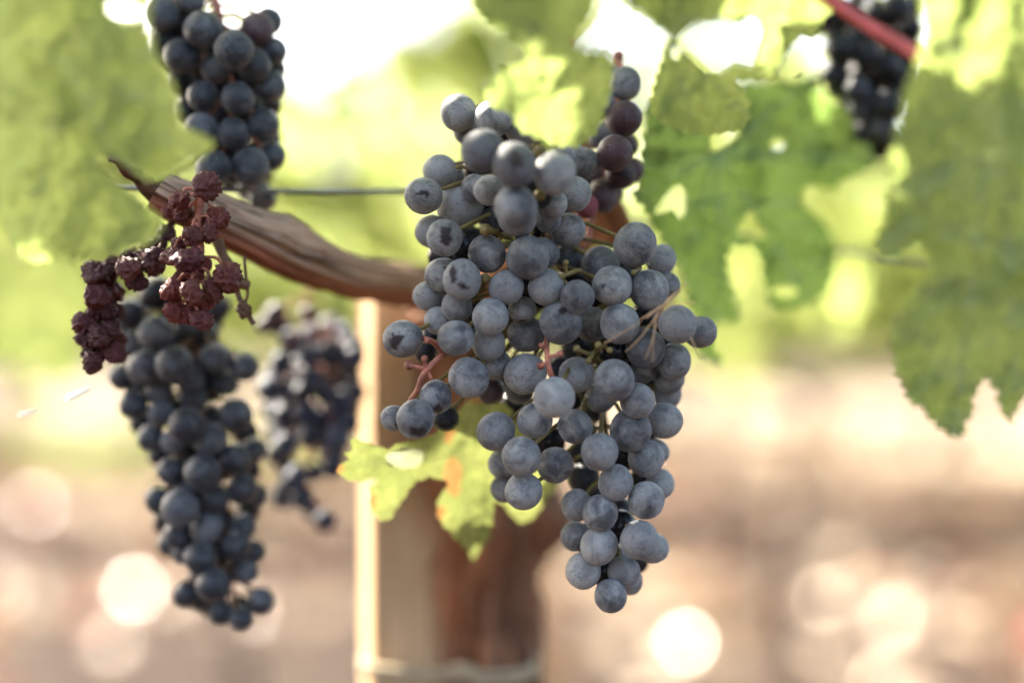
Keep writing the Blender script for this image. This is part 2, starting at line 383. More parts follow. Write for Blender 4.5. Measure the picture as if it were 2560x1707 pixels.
def segd(px, py, a, b):
    ax, ay = a; bx, by = b; dx, dy = bx - ax, by - ay; L = dx * dx + dy * dy
    t = max(0, min(1, ((px - ax) * dx + (py - ay) * dy) / L)); return math.hypot(px - ax - t * dx, py - ay - t * dy), t
def leaf(name, poly, depth, mat, label, holes=(), junction=None, tips=(), jag=5, wave=.004, grid=15, seed=0, dry=None, vw=1.0, petiole=None, group=None, flip=False):
    """outline in view pixels laid on a curved surface at its own distance -> a real curved sheet"""
    rings = [refine(poly, 9, jag, seed)] + [refine(h, 9, jag * .3, seed + 1) for h in holes]
    vs, es = [], []
    for rg in rings:
        b = len(vs); vs += [Vector(p) for p in rg]; es += [(b + i, b + (i + 1) % len(rg)) for i in range(len(rg))]
    X = [p[0] for p in rings[0]]; Y = [p[1] for p in rings[0]]
    y = min(Y); row = 0
    while y < max(Y):
        x = min(X) + (row % 2) * grid / 2
        while x < max(X):
            q = (x + random.uniform(-2, 2), y + random.uniform(-2, 2))
            if inpoly(*q, rings[0]) and not any(inpoly(*q, h) for h in rings[1:]): vs.append(Vector(q))
            x += grid
        y += grid * .87; row += 1
    cv, _, cf = delaunay_2d_cdt(vs, es, [], 0, 1e-4)[:3]
    F = []
    for t in cf:
        cx = sum(cv[i].x for i in t) / 3; cy = sum(cv[i].y for i in t) / 3
        if inpoly(cx, cy, rings[0]) and not any(inpoly(cx, cy, h) for h in rings[1:]): F.append(tuple(t) if flip else tuple(reversed(t)))
    J = junction
    def vein(x, y):
        if J is None: return 0
        m = 0
        for T in tips:
            d, t = segd(x, y, J, T); w = 7 * vw * (1 - .6 * t); m = max(m, math.exp(-(d / w) ** 2))
            dx, dy = T[0] - J[0], T[1] - J[1]; L = math.hypot(dx, dy); ux, uy = dx / L, dy / L
            for k in range(1, 6):
                for sgn in (-1, 1):
                    a = (J[0] + dx * k / 6.3, J[1] + dy * k / 6.3); l2 = L * .34 * (1 - k / 8)
                    bpt = (a[0] + (ux * .7 - uy * .7 * sgn) * l2, a[1] + (uy * .7 + ux * .7 * sgn) * l2)
                    d, t = segd(x, y, a, bpt); m = max(m, .6 * math.exp(-(d / (3.5 * vw * (1 - .5 * t))) ** 2))
        return m
    V, va, da = [], [], []
    for q in cv:
        v = vein(q.x, q.y); d = depth(q.x, q.y) + wave * noise.noise(Vector((q.x * .012, q.y * .012, seed * 3.1))) + wave * .35 * noise.noise(Vector((q.x * .04, q.y * .04, seed * 1.7))) - .0005 * v
        V.append(D(q.x, q.y, d)); va.append(v); da.append(0 if dry is None else dry(q.x, q.y))
    me = mesh(name, V, F)
    me.attributes.new("vein", 'FLOAT', 'POINT').data.foreach_set("value", va)
    me.attributes.new("dry", 'FLOAT', 'POINT').data.foreach_set("value", da)
    used = set(i for f in F for i in f)
    bm = bmesh.new(); bm.from_mesh(me); bmesh.ops.delete(bm, geom=[v for v in bm.verts if not v.link_faces], context='VERTS'); bm.to_mesh(me); bm.free()
    o = link(name, me, mat); tag(o, label, "vine leaf", group)
    if petiole:
        pm = petiole[1]; b = MB(); pts = smooth_path([D(*p) for p in petiole[0]], 6); b.tube(pts, petiole[2], 10); b.build("petiole", pm, o)
    return o
def spots(lst):
    def f(x, y):
        m = 0
        for (cx, cy, rx, ry, s) in lst:
            r = math.hypot((x - cx) / rx, (y - cy) / ry) + .5 * noise.noise(Vector((x * .05, y * .05, s)))
            m = max(m, min(1, max(0, (1.15 - r) * 3)))
        return m
    return f
def LOWD(x, y): return .535 + .03 * (y - 1000) / 280 + .018 * (x - 1100) / 300 * (x < 1100) + .02 * max(0, (x - 1130) / 150)
G_LEAF = "vine leaves around the bunches"
leaf("vine_leaf", [(-90, -80), (120, -120), (332, -60), (345, 70), (372, 150), (400, 200), (414, 275), (440, 298), (490, 325), (474, 350), (440, 372), (400, 398), (345, 416), (300, 388), (248, 356), (228, 366), (258, 404), (305, 450), (350, 480), (372, 505), (370, 532), (330, 562), (270, 580), (215, 592), (150, 596), (85, 602), (50, 590), (22, 545), (-10, 470), (-60, 300)],
     lambda x, y: .412 - .03 * (1 - y / 600) + .04 * (x / 450) + .00000006 * (y - 250) ** 2 + .02 * math.sin(x * .008 + 1), M_LEAFS,
     "large soft green leaf filling the upper left corner of the photo", holes=[[(245, 15), (270, 2), (310, 0), (335, 12), (330, 35), (300, 50), (265, 42)]],
     junction=(150, 140), tips=[(490, 325), (330, 500), (60, 590), (330, 40), (-60, 250)], jag=9, vw=1.9, seed=1, grid=10, wave=.007, group=G_LEAF)
leaf("vine_leaf", [(2140, -80), (2122, 60), (2105, 140), (2080, 215), (2052, 320), (2040, 420), (2025, 500), (2012, 560), (2035, 598), (2062, 602), (2080, 580), (2108, 568), (2133, 592), (2126, 628), (2090, 670), (2060, 715), (2048, 780), (2060, 850), (2085, 915), (2140, 962), (2196, 1008), (2226, 962), (2246, 900), (2262, 862), (2285, 892), (2300, 942), (2320, 968), (2342, 930), (2362, 900), (2470, 820), (2480, 300), (2450, -90)],
     lambda x, y: .395 + .05 * ((y + 50) / 1000) - .03 * math.exp(-((x - 2080) / 90.) ** 2) * (y < 560) * 0, M_LEAFS,
     "large blurred green leaf hanging along the right edge of the photo", junction=(2290, 220), tips=[(2190, 1000), (2050, 560), (2340, 900), (2450, 300), (2120, 30)], jag=16, vw=2.2, seed=2, grid=10, wave=.008, group=G_LEAF,
     petiole=([(1860, -40, .44), (1960, 38, .435), (2095, 118, .425), (2135, 140, .418)], M_PETIOLE, .0021))
leaf("vine_leaf", [(1100, -70), (1084, 8), (1130, 70), (1200, 105), (1216, 138), (1150, 158), (1112, 182), (1104, 215), (1130, 248), (1170, 262), (1200, 302), (1240, 322), (1290, 335), (1340, 335), (1376, 292), (1396, 230), (1410, 152), (1398, 128), (1335, 112), (1312, 90), (1352, 52), (1368, -10), (1365, -70)],
     lambda x, y: .452 - .042 * (1 - y / 330) + .012 * abs(x - 1250) / 150, M_LEAF,
     "green leaf with a burnt out sunny patch drooping over the top of the big bunch", junction=(1230, 60), tips=[(1290, 335), (1110, 200), (1400, 160), (1090, 10)], jag=11, seed=3, grid=9, wave=.006, group=G_LEAF)
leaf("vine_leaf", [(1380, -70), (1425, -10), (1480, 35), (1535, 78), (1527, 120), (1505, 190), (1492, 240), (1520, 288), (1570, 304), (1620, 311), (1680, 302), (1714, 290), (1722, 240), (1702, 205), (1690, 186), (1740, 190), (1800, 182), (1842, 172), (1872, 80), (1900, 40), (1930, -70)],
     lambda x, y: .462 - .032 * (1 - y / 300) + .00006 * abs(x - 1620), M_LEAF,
     "yellow green leaf with sunny patches cut out as wide gaps at the top right", holes=[[(1557, 95), (1600, 52), (1650, 42), (1690, 56), (1722, 42), (1750, 72), (1745, 122), (1730, 160), (1690, 150), (1655, 172), (1640, 176), (1600, 142)], [(1785, 172), (1815, 112), (1845, 84), (1884, 95), (1884, 128), (1850, 160), (1812, 184)], [(1540, 122), (1553, 106), (1568, 120), (1556, 138)]],
     junction=(1535, 78), tips=[(1600, 310), (1720, 270), (1640, 20), (1860, 60)], jag=10, seed=4, grid=9, wave=.006, group=G_LEAF)  # gaps onto the bright background stand in for sun on the blade
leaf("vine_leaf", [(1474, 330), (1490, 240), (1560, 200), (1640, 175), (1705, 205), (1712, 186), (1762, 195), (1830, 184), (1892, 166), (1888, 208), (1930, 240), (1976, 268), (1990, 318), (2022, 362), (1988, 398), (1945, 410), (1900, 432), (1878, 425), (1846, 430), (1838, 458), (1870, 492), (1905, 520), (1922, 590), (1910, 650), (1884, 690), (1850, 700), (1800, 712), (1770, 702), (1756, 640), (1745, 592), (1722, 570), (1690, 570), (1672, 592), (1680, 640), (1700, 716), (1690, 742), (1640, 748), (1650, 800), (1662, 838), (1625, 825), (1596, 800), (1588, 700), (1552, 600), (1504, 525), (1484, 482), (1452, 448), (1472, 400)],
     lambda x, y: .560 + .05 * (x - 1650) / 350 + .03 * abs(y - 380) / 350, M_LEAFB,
     "broad green leaf with holes, some cut for sunny patches, to the right of the big bunch", holes=[[(1505, 491), (1530, 448), (1548, 430), (1571, 430), (1577, 462), (1566, 502), (1548, 482)], [(1634, 302), (1660, 290), (1694, 290), (1695, 312), (1660, 340), (1634, 345)], [(1692, 535), (1712, 500), (1728, 482), (1745, 518), (1764, 540), (1730, 546)], [(1768, 250 + 84), (1785, 320), (1800, 325), (1790, 345)], [(1770, 690 - 20), (1800, 655), (1835, 668), (1810, 682)]],
     junction=(1652, 352), tips=[(2015, 362), (1860, 690), (1650, 830), (1860, 190), (1480, 440), (1560, 620)], jag=13, seed=5, grid=8, wave=.010, group=G_LEAF)  # hole by the vein junction stands in for a sunlit patch
leaf("vine_leaf", [(772, 1075), (800, 1058), (790, 1040), (810, 1032), (805, 1008), (850, 1018), (890, 1032), (912, 1018), (960, 1010), (1005, 990), (1040, 960), (1070, 925), (1100, 912), (1150, 925), (1200, 960), (1240, 1020), (1280, 1080), (1285, 1110), (1262, 1140), (1235, 1175), (1205, 1200), (1180, 1190), (1160, 1165), (1135, 1150), (1132, 1185), (1120, 1240), (1102, 1262), (1085, 1292), (1072, 1260), (1050, 1245), (1030, 1215), (1010, 1190), (1005, 1150), (1030, 1110), (1000, 1098), (960, 1105), (930, 1140), (900, 1185), (880, 1195), (852, 1170), (850, 1120), (865, 1100), (810, 1106)],
     LOWD, M_LEAFY,
     "yellow green leaf with brown spots sticking out below the big bunch", holes=[[(884, 1048), (910, 1034), (950, 1031), (974, 1040), (967, 1060), (940, 1073), (902, 1068)]], junction=(1060, 1050), tips=[(772, 1075), (880, 1190), (1085, 1290), (1270, 1110), (1100, 915)], jag=6, seed=6, wave=.0045, grid=8,
     dry=spots([(1040, 1090, 20, 42, 1), (776, 1074, 12, 12, 2), (855, 1150, 8, 20, 3), (1030, 960, 14, 60, 4), (1012, 1180, 10, 20, 5), (1110, 915, 40, 8, 6)]), group=G_LEAF)
leaf("vine_leaf", [(-60, 560), (60, 600), (110, 560), (190, 620), (215, 700), (180, 760), (190, 840), (130, 870), (110, 800), (40, 830), (-60, 800)],
     lambda x, y: .78 + .05 * (y - 600) / 200, M_LEAF, "hazy green leaf low at the left edge behind the raisins", junction=(60, 620), tips=[(150, 860), (210, 700), (-50, 700)], jag=6, seed=7, group=G_LEAF)
def blur_leaf(cx, cy, rx, ry, rot, d, mat, label, seed):
    pr = [(0, 1.0), (20, .72), (42, .55), (66, .95), (88, .62), (108, .5), (132, .82), (156, .6), (176, .35), (200, .62), (226, .85), (250, .55), (270, .6), (296, .9), (318, .55), (340, .7)]
    po = []
    for a, r in pr:
        x, y = math.cos(R(a)) * r * rx, math.sin(R(a)) * r * ry; po.append((cx + x * math.cos(rot) - y * math.sin(rot), cy + x * math.sin(rot) + y * math.cos(rot)))
    tp = [po[0], po[3], po[6], po[10], po[13]]
    leaf("vine_leaf", po, lambda x, y: d + .04 * (y - cy) / 100 + .02 * math.sin(x * .03), mat, label, junction=(cx - .2 * rx * math.cos(rot), cy - .2 * rx * math.sin(rot)), tips=tp, jag=5, seed=seed, grid=12, wave=.02, group=G_LEAF)
blur_leaf(800, 180, 100, 52, R(125), 1.25, M_LEAFB, "dark green blurred leaf slanting across the bright sky right of the upper left bunch", 11)
blur_leaf(690, 330, 85, 70, R(70), 1.40, M_LEAF, "blurred leaf just right of the upper left bunch and above the wire", 12)
blur_leaf(880, 345, 80, 60, R(20), 1.70, M_LEAF, "pale blurred leaf above the wire close to the left side of the big bunch", 13)
blur_leaf(1955, 660, 110, 42, R(100), 1.00, M_LEAFS, "narrow blurred leaf hanging between the broad leaf and the right edge leaf", 14)
blur_leaf(760, 555, 90, 50, R(200), 1.55, M_LEAF, "blurred leaf just above the middle of the woody arm", 15)
low = [o for o in bpy.data.objects if o.name.startswith("vine_leaf") and "brown spots" in o["label"]][0]
fl = leaf("leaf_thin_patch", [(880, 1048), (910, 1031), (950, 1028), (978, 1040), (970, 1062), (940, 1076), (900, 1070)], lambda x, y: LOWD(x, y) - .0006, M_PATCH, "pale", jag=3, seed=8, grid=8, wave=.003)  # pale thin patch of blade, coloured for a whitish highlight
for k in ("label", "category"): del fl[k]
fl.parent = low

# ------------------------------------------------------------------ grapes
v4, f4 = ICO(4)
def grape_mesh(seed, scar=None, wrinkle=0):
    vs = []
    for p in v4:
        k = 1 + .045 * noise.noise(p * 1.1 + Vector((seed, 0, 0)))
        vs.append(p * k)
    me = mesh("grape", vs, f4)
    if scar:
        vals = []
        for p in v4:
            m = 0
            for (sx, sz, rx, rz) in scar:
                if p.y > .1: continue
                q = math.hypot((p.x - sx) / rx, (p.z - sz) / rz) + .55 * noise.noise(p * 4 + Vector((seed, 3, 1))) + .25 * noise.noise(p * 11 + Vector((seed, 3, 1)))
                m = max(m, min(1, max(0, (1.05 - q) * 6)))
            vals.append(m)
        me.attributes.new("scar", 'FLOAT', 'POINT').data.foreach_set("value", vals)
    return me
BASE = {}
def base_mesh(mat, k):
    if (mat.name, k) not in BASE:
        me = grape_mesh(k * 7.3); me.materials.append(mat); me.polygons.foreach_set("use_smooth", [True] * len(me.polygons)); BASE[(mat.name, k)] = me
    return BASE[(mat.name, k)]
def bunch(label, d0, grapes, mat, axis_pts, stem_mat=M_STEM, name="grape_bunch", cat="grape bunch", group="ripe grape bunches", fill=30, rmin=.8, fmat=None, ss=1.0, near=2):
    """grapes: (zoom, x, y, r, depth offset mm, options).  Front grapes first: each one behind is pushed back until it clears those in front."""
    placed = []
    med = sorted(g_[3] for g_ in grapes)[len(grapes) // 2]
    grapes = [(g_[0], g_[1], g_[2], max(g_[3], med * rmin)) + tuple(g_[4:]) for g_ in grapes]
    order = sorted(range(len(grapes)), key=lambda i: grapes[i][4])
    for i in order:
        k, x, y, r, dz = grapes[i][:5]; opt = grapes[i][5] if len(grapes[i]) > 5 else {}
        px, py = zp(k, x, y); rp = r * Z[k][2]; d = d0 + dz / 1000.; rad = rp / FPX * d
        lim = d + .022
        for (q, qr, qd, qx, qy, qrp) in placed:
            for _ in range(3):
                c = P(px, py, d); lat2 = (c.x - q.x) ** 2 + (c.z - q.z) ** 2; need = (.90 * (rad + qr)) ** 2 - lat2
                if need > 0 and d < q.y + math.sqrt(need): d = min(lim, q.y + math.sqrt(need)); rad = rp / FPX * d
        placed.append((P(px, py, d), rad, d, px, py, rp)); grapes[i] = (placed[-1], opt)
    inner = []                             # berries deep in the bunch; fmat blackens them to paint its shaded gaps
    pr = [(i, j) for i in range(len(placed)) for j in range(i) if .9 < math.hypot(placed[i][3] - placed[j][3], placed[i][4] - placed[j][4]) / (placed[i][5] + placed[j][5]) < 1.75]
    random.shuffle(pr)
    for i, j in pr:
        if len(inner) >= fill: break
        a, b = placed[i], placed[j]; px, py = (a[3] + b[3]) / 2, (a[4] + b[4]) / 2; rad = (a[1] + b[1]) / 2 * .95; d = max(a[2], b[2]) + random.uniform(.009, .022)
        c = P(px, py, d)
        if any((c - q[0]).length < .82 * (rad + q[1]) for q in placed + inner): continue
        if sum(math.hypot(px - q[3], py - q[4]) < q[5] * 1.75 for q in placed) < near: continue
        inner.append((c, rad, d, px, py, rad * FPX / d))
    ax = smooth_path([P(*zp(a[0], a[1], a[2]), d0 + a[3] / 1000.) for a in axis_pts], 10)
    root = empty(name, ax[0]); tag(root, label, cat, group)
    st = MB(); st.tube(ax, [(.0019 - .0009 * k / len(ax)) * ss for k in range(len(ax))], 8)
    for n_, ((c, rad, d, px, py, rp), opt) in enumerate(grapes):
        m = opt.get("m", mat)
        if "scar" in opt:
            me = grape_mesh(n_ * 1.7, opt["scar"]); me.materials.append(m); me.polygons.foreach_set("use_smooth", [True] * len(me.polygons))
        else: me = base_mesh(m, random.randrange(5))
        o = bpy.data.objects.new("grape", me); COL.objects.link(o); o.location = c
        if "scar" not in opt: o.rotation_euler = (random.uniform(-.5, .5), random.uniform(-.5, .5), random.uniform(0, 6.28))
        e = random.uniform(.94, 1.06); o.scale = (rad * random.uniform(.96, 1.03), rad, rad * e)
        o.parent = root; o.matrix_parent_inverse = Matrix.Translation(-root.location)
        # pedicel from the grape to the axis
        up = sorted(ax, key=lambda p: (p - c - Vector((0, 0, .012))).length)[0]
        dr = (up - c); dr.z += .006; dr.normalize(); s0 = c + dr * rad * .98
        mid = (s0 + up) / 2 + Vector((0, 0, .002))
        st.tube(smooth_path([s0, s0 + dr * .003, mid, up], 3), [q * ss for q in [.00125, .0009] + [.0008] * 7 + [.0010]], 6)
        st.ball(s0, .0016 * ss, 1)
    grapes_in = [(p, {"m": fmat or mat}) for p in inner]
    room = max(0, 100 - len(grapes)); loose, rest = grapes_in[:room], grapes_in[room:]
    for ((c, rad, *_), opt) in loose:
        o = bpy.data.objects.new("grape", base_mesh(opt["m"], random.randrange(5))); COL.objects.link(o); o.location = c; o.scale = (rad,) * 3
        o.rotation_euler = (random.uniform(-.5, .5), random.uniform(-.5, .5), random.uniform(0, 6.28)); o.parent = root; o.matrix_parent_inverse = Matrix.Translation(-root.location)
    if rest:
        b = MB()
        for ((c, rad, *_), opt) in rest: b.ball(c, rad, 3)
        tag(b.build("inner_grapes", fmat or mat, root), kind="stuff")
    st.build("stem", stem_mat, root)
    return root
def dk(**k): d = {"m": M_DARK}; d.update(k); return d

A = [(1, 757, 612, 112, -40, {"m": M_BROWN, "scar": [(.05, .1, .28, .4)]}), (1, 600, 545, 105, -36, {"m": M_BROWN}), (1, 955, 652, 105, -34), (1, 762, 820, 108, -34),
 (1, 822, 1065, 107, -12), (1, 500, 1175, 98, -12, {"scar": [(-.42, .25, .2, .42), (.1, -.35, .3, .15)]}), (1, 717, 1213, 88, -9), (1, 415, 970, 88, -10, {"scar": [(.1, .05, .28, .55)]}), (1, 622, 1048, 95, -5),
 (1, 483, 358, 90, 8), (1, 530, 448, 75, 10), (1, 655, 385, 95, 0), (1, 800, 430, 95, 5), (1, 1030, 572, 78, 5), (1, 392, 642, 84, 12), (1, 312, 764, 96, 0, {"scar": [(.05, .0, .35, .07), (.2, -.1, .08, .3), (-.05, .15, .12, .15)]}),
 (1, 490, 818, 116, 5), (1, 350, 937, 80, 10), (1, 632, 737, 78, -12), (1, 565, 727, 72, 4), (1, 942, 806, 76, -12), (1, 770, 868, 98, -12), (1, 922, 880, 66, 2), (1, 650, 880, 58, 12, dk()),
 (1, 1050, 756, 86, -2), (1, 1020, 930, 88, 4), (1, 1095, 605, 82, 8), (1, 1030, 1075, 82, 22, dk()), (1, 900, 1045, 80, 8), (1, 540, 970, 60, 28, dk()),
 (1, 1348, 1003, 107, -5), (1, 1475, 1080, 78, 14), (1, 1180, 1105, 95, 10), (1, 1235, 1205, 98, -10, {"scar": [(-.5, -.02, .1, .16)]}), (1, 1418, 1226, 100, -5), (1, 1508, 1200, 64, 12), (1, 1067, 1258, 83, -15), (1, 912, 1212, 90, -8),
 (1, 410, 1152, 92, 3, {"scar": [(.2, .3, .2, .15), (.5, .0, .2, .3)]}), (1, 337, 1255, 78, 8), (1, 475, 1305, 78, 0), (1, 640, 1355, 90, -12), (1, 796, 1320, 68, 2, {"scar": [(0, -.85, .3, .1)]}), (1, 985, 1385, 105, -8, {"scar": [(.05, .55, .2, .2)]}), (1, 1272, 1390, 97, -10),
 (1, 1138, 1395, 88, 8), (1, 815, 1440, 95, 10), (1, 388, 1375, 74, 5), (1, 470, 1460, 92, -12), (1, 630, 1488, 84, -2), (1, 210, 1465, 98, -4, {"scar": [(-.3, -.12, .3, .45), (-.1, .1, .2, .2)]}), (1, 325, 1525, 62, 22, {"m": M_BLACK}),
 (1, 1555, 1392, 96, -12), (1, 1668, 1432, 84, 8), (1, 1398, 1508, 98, 0),
 (2, 648, 425, 88, -8), (2, 762, 366, 70, 8), (2, 745, 480, 62, 20, {"m": M_RED}), (2, 895, 410, 93, 2), (2, 1019, 511, 92, -20), (2, 1118, 412, 80, 5), (2, 1280, 437, 90, -15), (2, 1383, 525, 77, -8), (2, 1540, 355, 78, 0), (2, 1402, 380, 72, 12), (2, 1523, 430, 66, 15), (2, 1512, 500, 63, 20), (2, 1500, 611, 82, 8), (2, 1352, 655, 91, -5), (2, 1222, 510, 68, 12),
 (2, 870, 480, 64, 15), (2, 935, 612, 80, 0), (2, 1112, 638, 80, -3), (2, 765, 660, 87, 0), (2, 877, 768, 86, -12), (2, 1025, 805, 82, 2), (2, 797, 800, 66, 12), (2, 886, 918, 83, -5), (2, 806, 905, 66, 12), (2, 1217, 748, 82, -15), (2, 1420, 775, 79, 2), (2, 1466, 746, 58, 15), (2, 1287, 881, 77, -10), (2, 1421, 957, 81, -8), (2, 1482, 886, 64, 10),
 (2, 1148, 862, 70, 20, dk()), (2, 1118, 980, 68, 3), (2, 1220, 1013, 79, -8), (2, 1112, 1115, 66, 8), (2, 1215, 1155, 82, -5), (2, 1390, 1131, 87, -10), (2, 1448, 1165, 72, 10), (2, 1147, 1264, 78, 2), (2, 1323, 1268, 72, 0), (2, 1348, 1310, 56, 15), (2, 1265, 1374, 72, -2),
 (2, 1130, 745, 50, 25, dk()), (2, 1310, 1000, 52, 25, dk()), (2, 505, 509, 73, -6, {"scar": [(.2, -.7, .28, .25)]}), (2, 415, 605, 86, -12, {"scar": [(.25, -.62, .45, .22), (.0, -.5, .2, .25)]}), (2, 322, 602, 60, 2, {"scar": [(.5, -.4, .25, .5)]}), (2, 545, 600, 62, 12, {"m": M_BLACK}), (2, 1115, 290, 66, 20, dk()), (2, 1195, 560, 55, 25, dk()), (2, 1040, 382, 42, 25, dk()), (2, 1290, 300, 60, 22, dk())]
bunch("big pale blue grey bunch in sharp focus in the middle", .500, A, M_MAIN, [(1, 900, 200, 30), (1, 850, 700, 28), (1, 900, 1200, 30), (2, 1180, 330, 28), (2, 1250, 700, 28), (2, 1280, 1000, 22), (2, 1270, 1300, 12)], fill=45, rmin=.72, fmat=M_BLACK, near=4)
B = [(1, 1298, 215, 82, 10), (1, 1292, 387, 91, 5, {"m": M_RED}), (1, 1248, 556, 90, 0, {"m": M_RED}), (1, 1278, 658, 74, 12, {"m": M_RED, "scar": [(.3, -.2, .5, .4)]}), (1, 1185, 765, 80, 16, {"m": M_RED}), (1, 1178, 312, 75, 8), (1, 1222, 175, 46, 18), (1, 1305, 520, 60, 22, {"m": M_RED}), (1, 1330, 640, 62, 20, {"m": M_RED}), (1, 1150, 690, 70, 24, {"m": M_RED}), (1, 1225, 745, 66, 26, {"m": M_RED}), (1, 1180, 470, 66, 24), (1, 1112, 815, 58, 8, {"m": M_RAISINP})]
bunch("small upright string of reddish grapes behind the top of the big bunch", .510, B, M_MAIN, [(1, 1270, 60, 28), (1, 1250, 450, 26), (1, 1150, 800, 24), (1, 1110, 1010, 20)], M_STEMR, fill=0)
Lg = [(4, 498, 281, 83, -5), (4, 418, 145, 80, 0), (4, 303, 62, 68, 5), (3, 540, 858, 96, 4, {"m": M_BLACK}), (4, 372, 300, 80, 3), (4, 272, 336, 60, 10), (4, 320, 456, 64, 8), (4, 565, 343, 68, 3), (4, 675, 256, 70, 5), (4, 805, 290, 64, 8), (4, 435, 405, 60, 8), (4, 440, 495, 62, 5), (4, 553, 549, 83, -8), (4, 770, 500, 72, 2), (4, 652, 605, 77, 2),
 (4, 396, 600, 64, 10), (4, 495, 615, 60, 6), (4, 482, 745, 62, 5), (4, 622, 752, 82, -6), (4, 770, 690, 72, 5), (4, 845, 650, 46, 12), (4, 427, 872, 58, 8), (4, 525, 905, 83, -6), (4, 677, 866, 66, 2), (4, 795, 822, 68, 6), (4, 640, 990, 72, 0), (4, 797, 985, 60, 8), (4, 510, 1022, 62, 6), (4, 770, 1070, 68, 3), (4, 612, 1120, 76, -3), (4, 545, 1100, 60, 8), (4, 842, 1095, 46, 10),
 (4, 668, 1240, 79, -5), (4, 548, 1280, 60, 5), (4, 812, 1180, 55, 8), (4, 877, 1310, 56, 8), (4, 790, 1385, 56, 5), (4, 700, 1358, 50, 8), (4, 612, 1300, 46, 12), (4, 720, 360, 62, 15), (4, 582, 425, 62, 14), (4, 688, 32, 46, 15), (4, 332, 182, 64, 15), (4, 848, 850, 42, 14), (4, 560, 100, 64, 15), (4, 630, 150, 60, 15), (4, 250, 110, 50, 18), (4, 700, 950, 50, 18), (4, 590, 830, 50, 18), (4, 480, 1060, 45, 18)]
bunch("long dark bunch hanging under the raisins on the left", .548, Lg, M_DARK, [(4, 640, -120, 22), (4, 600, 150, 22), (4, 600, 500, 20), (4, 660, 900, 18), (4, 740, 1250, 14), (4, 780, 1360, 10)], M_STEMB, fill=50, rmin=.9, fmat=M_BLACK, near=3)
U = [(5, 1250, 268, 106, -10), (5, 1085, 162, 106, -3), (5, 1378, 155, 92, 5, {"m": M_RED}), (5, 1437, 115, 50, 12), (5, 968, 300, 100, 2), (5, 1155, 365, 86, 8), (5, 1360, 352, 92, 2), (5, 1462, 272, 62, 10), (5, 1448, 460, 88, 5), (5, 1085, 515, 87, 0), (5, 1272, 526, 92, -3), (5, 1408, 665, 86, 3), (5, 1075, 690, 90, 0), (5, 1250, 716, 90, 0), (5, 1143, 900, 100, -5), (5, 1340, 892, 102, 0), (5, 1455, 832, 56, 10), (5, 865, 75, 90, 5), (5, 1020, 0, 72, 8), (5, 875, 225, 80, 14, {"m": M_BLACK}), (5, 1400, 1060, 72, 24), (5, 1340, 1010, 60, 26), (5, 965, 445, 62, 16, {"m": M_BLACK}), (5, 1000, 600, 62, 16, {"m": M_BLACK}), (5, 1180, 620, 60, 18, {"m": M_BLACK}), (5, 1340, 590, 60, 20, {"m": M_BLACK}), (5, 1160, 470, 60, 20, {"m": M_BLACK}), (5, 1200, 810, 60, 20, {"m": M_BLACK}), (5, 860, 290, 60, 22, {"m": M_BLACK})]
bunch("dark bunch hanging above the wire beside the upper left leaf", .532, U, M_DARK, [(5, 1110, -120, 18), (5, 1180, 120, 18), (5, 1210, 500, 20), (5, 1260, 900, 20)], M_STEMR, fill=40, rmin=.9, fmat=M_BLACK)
K = [(4, x, y, random.uniform(50, 60), random.uniform(-8, 12)) for (x, y) in [(1010, 180), (1090, 240), (1180, 120), (1240, 150), (1270, 205), (1180, 230), (1040, 300), (1130, 310), (1210, 280), (1262, 330), (965, 270), (915, 385), (980, 430), (1060, 400), (1150, 400), (1232, 440), (980, 500), (1070, 490), (1150, 515), (1252, 530), (1010, 560), (1090, 590), (1150, 600), (1212, 600), (950, 665), (985, 625), (1280, 250), (1280, 400), (1200, 350), (1100, 350), (930, 480), (1030, 770), (1000, 810), (970, 855), (1055, 860), (1155, 958), (1190, 730)]] + [(4, 940, 60, 50, 0, {"m": M_RED}), (4, 895, 110, 40, 4, {"m": M_RED}), (4, 965, 125, 40, 8, {"m": M_RED}), (4, 1080, 60, 30, 8, {"m": M_RED})]
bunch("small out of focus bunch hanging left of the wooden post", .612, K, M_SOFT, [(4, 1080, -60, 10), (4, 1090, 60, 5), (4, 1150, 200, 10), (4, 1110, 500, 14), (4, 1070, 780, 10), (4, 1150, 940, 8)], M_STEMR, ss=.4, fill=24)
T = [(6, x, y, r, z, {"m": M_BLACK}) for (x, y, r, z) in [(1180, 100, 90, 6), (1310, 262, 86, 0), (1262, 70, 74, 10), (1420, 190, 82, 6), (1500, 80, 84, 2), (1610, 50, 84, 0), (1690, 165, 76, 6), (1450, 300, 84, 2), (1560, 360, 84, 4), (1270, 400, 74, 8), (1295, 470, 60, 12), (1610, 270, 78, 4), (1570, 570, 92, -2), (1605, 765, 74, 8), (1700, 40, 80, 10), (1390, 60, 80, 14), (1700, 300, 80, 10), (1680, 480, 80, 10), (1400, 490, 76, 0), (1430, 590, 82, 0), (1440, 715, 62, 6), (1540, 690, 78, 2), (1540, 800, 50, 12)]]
T = [t[:5] + (({"m": M_DARK} if (t[1], t[2]) in ((1400, 490), (1430, 590), (1440, 715), (1540, 690)) else t[5]),) for t in T]  # paler skin paints the sun on the lower left grapes
bunch("black bunch in deep shade behind the red leaf stalk, top right", .585, T, M_BLACK, [(6, 1500, -120, 20), (6, 1500, 200, 20), (6, 1560, 700, 14)], M_STEMB, fill=30, rmin=.9, fmat=M_BLACK)

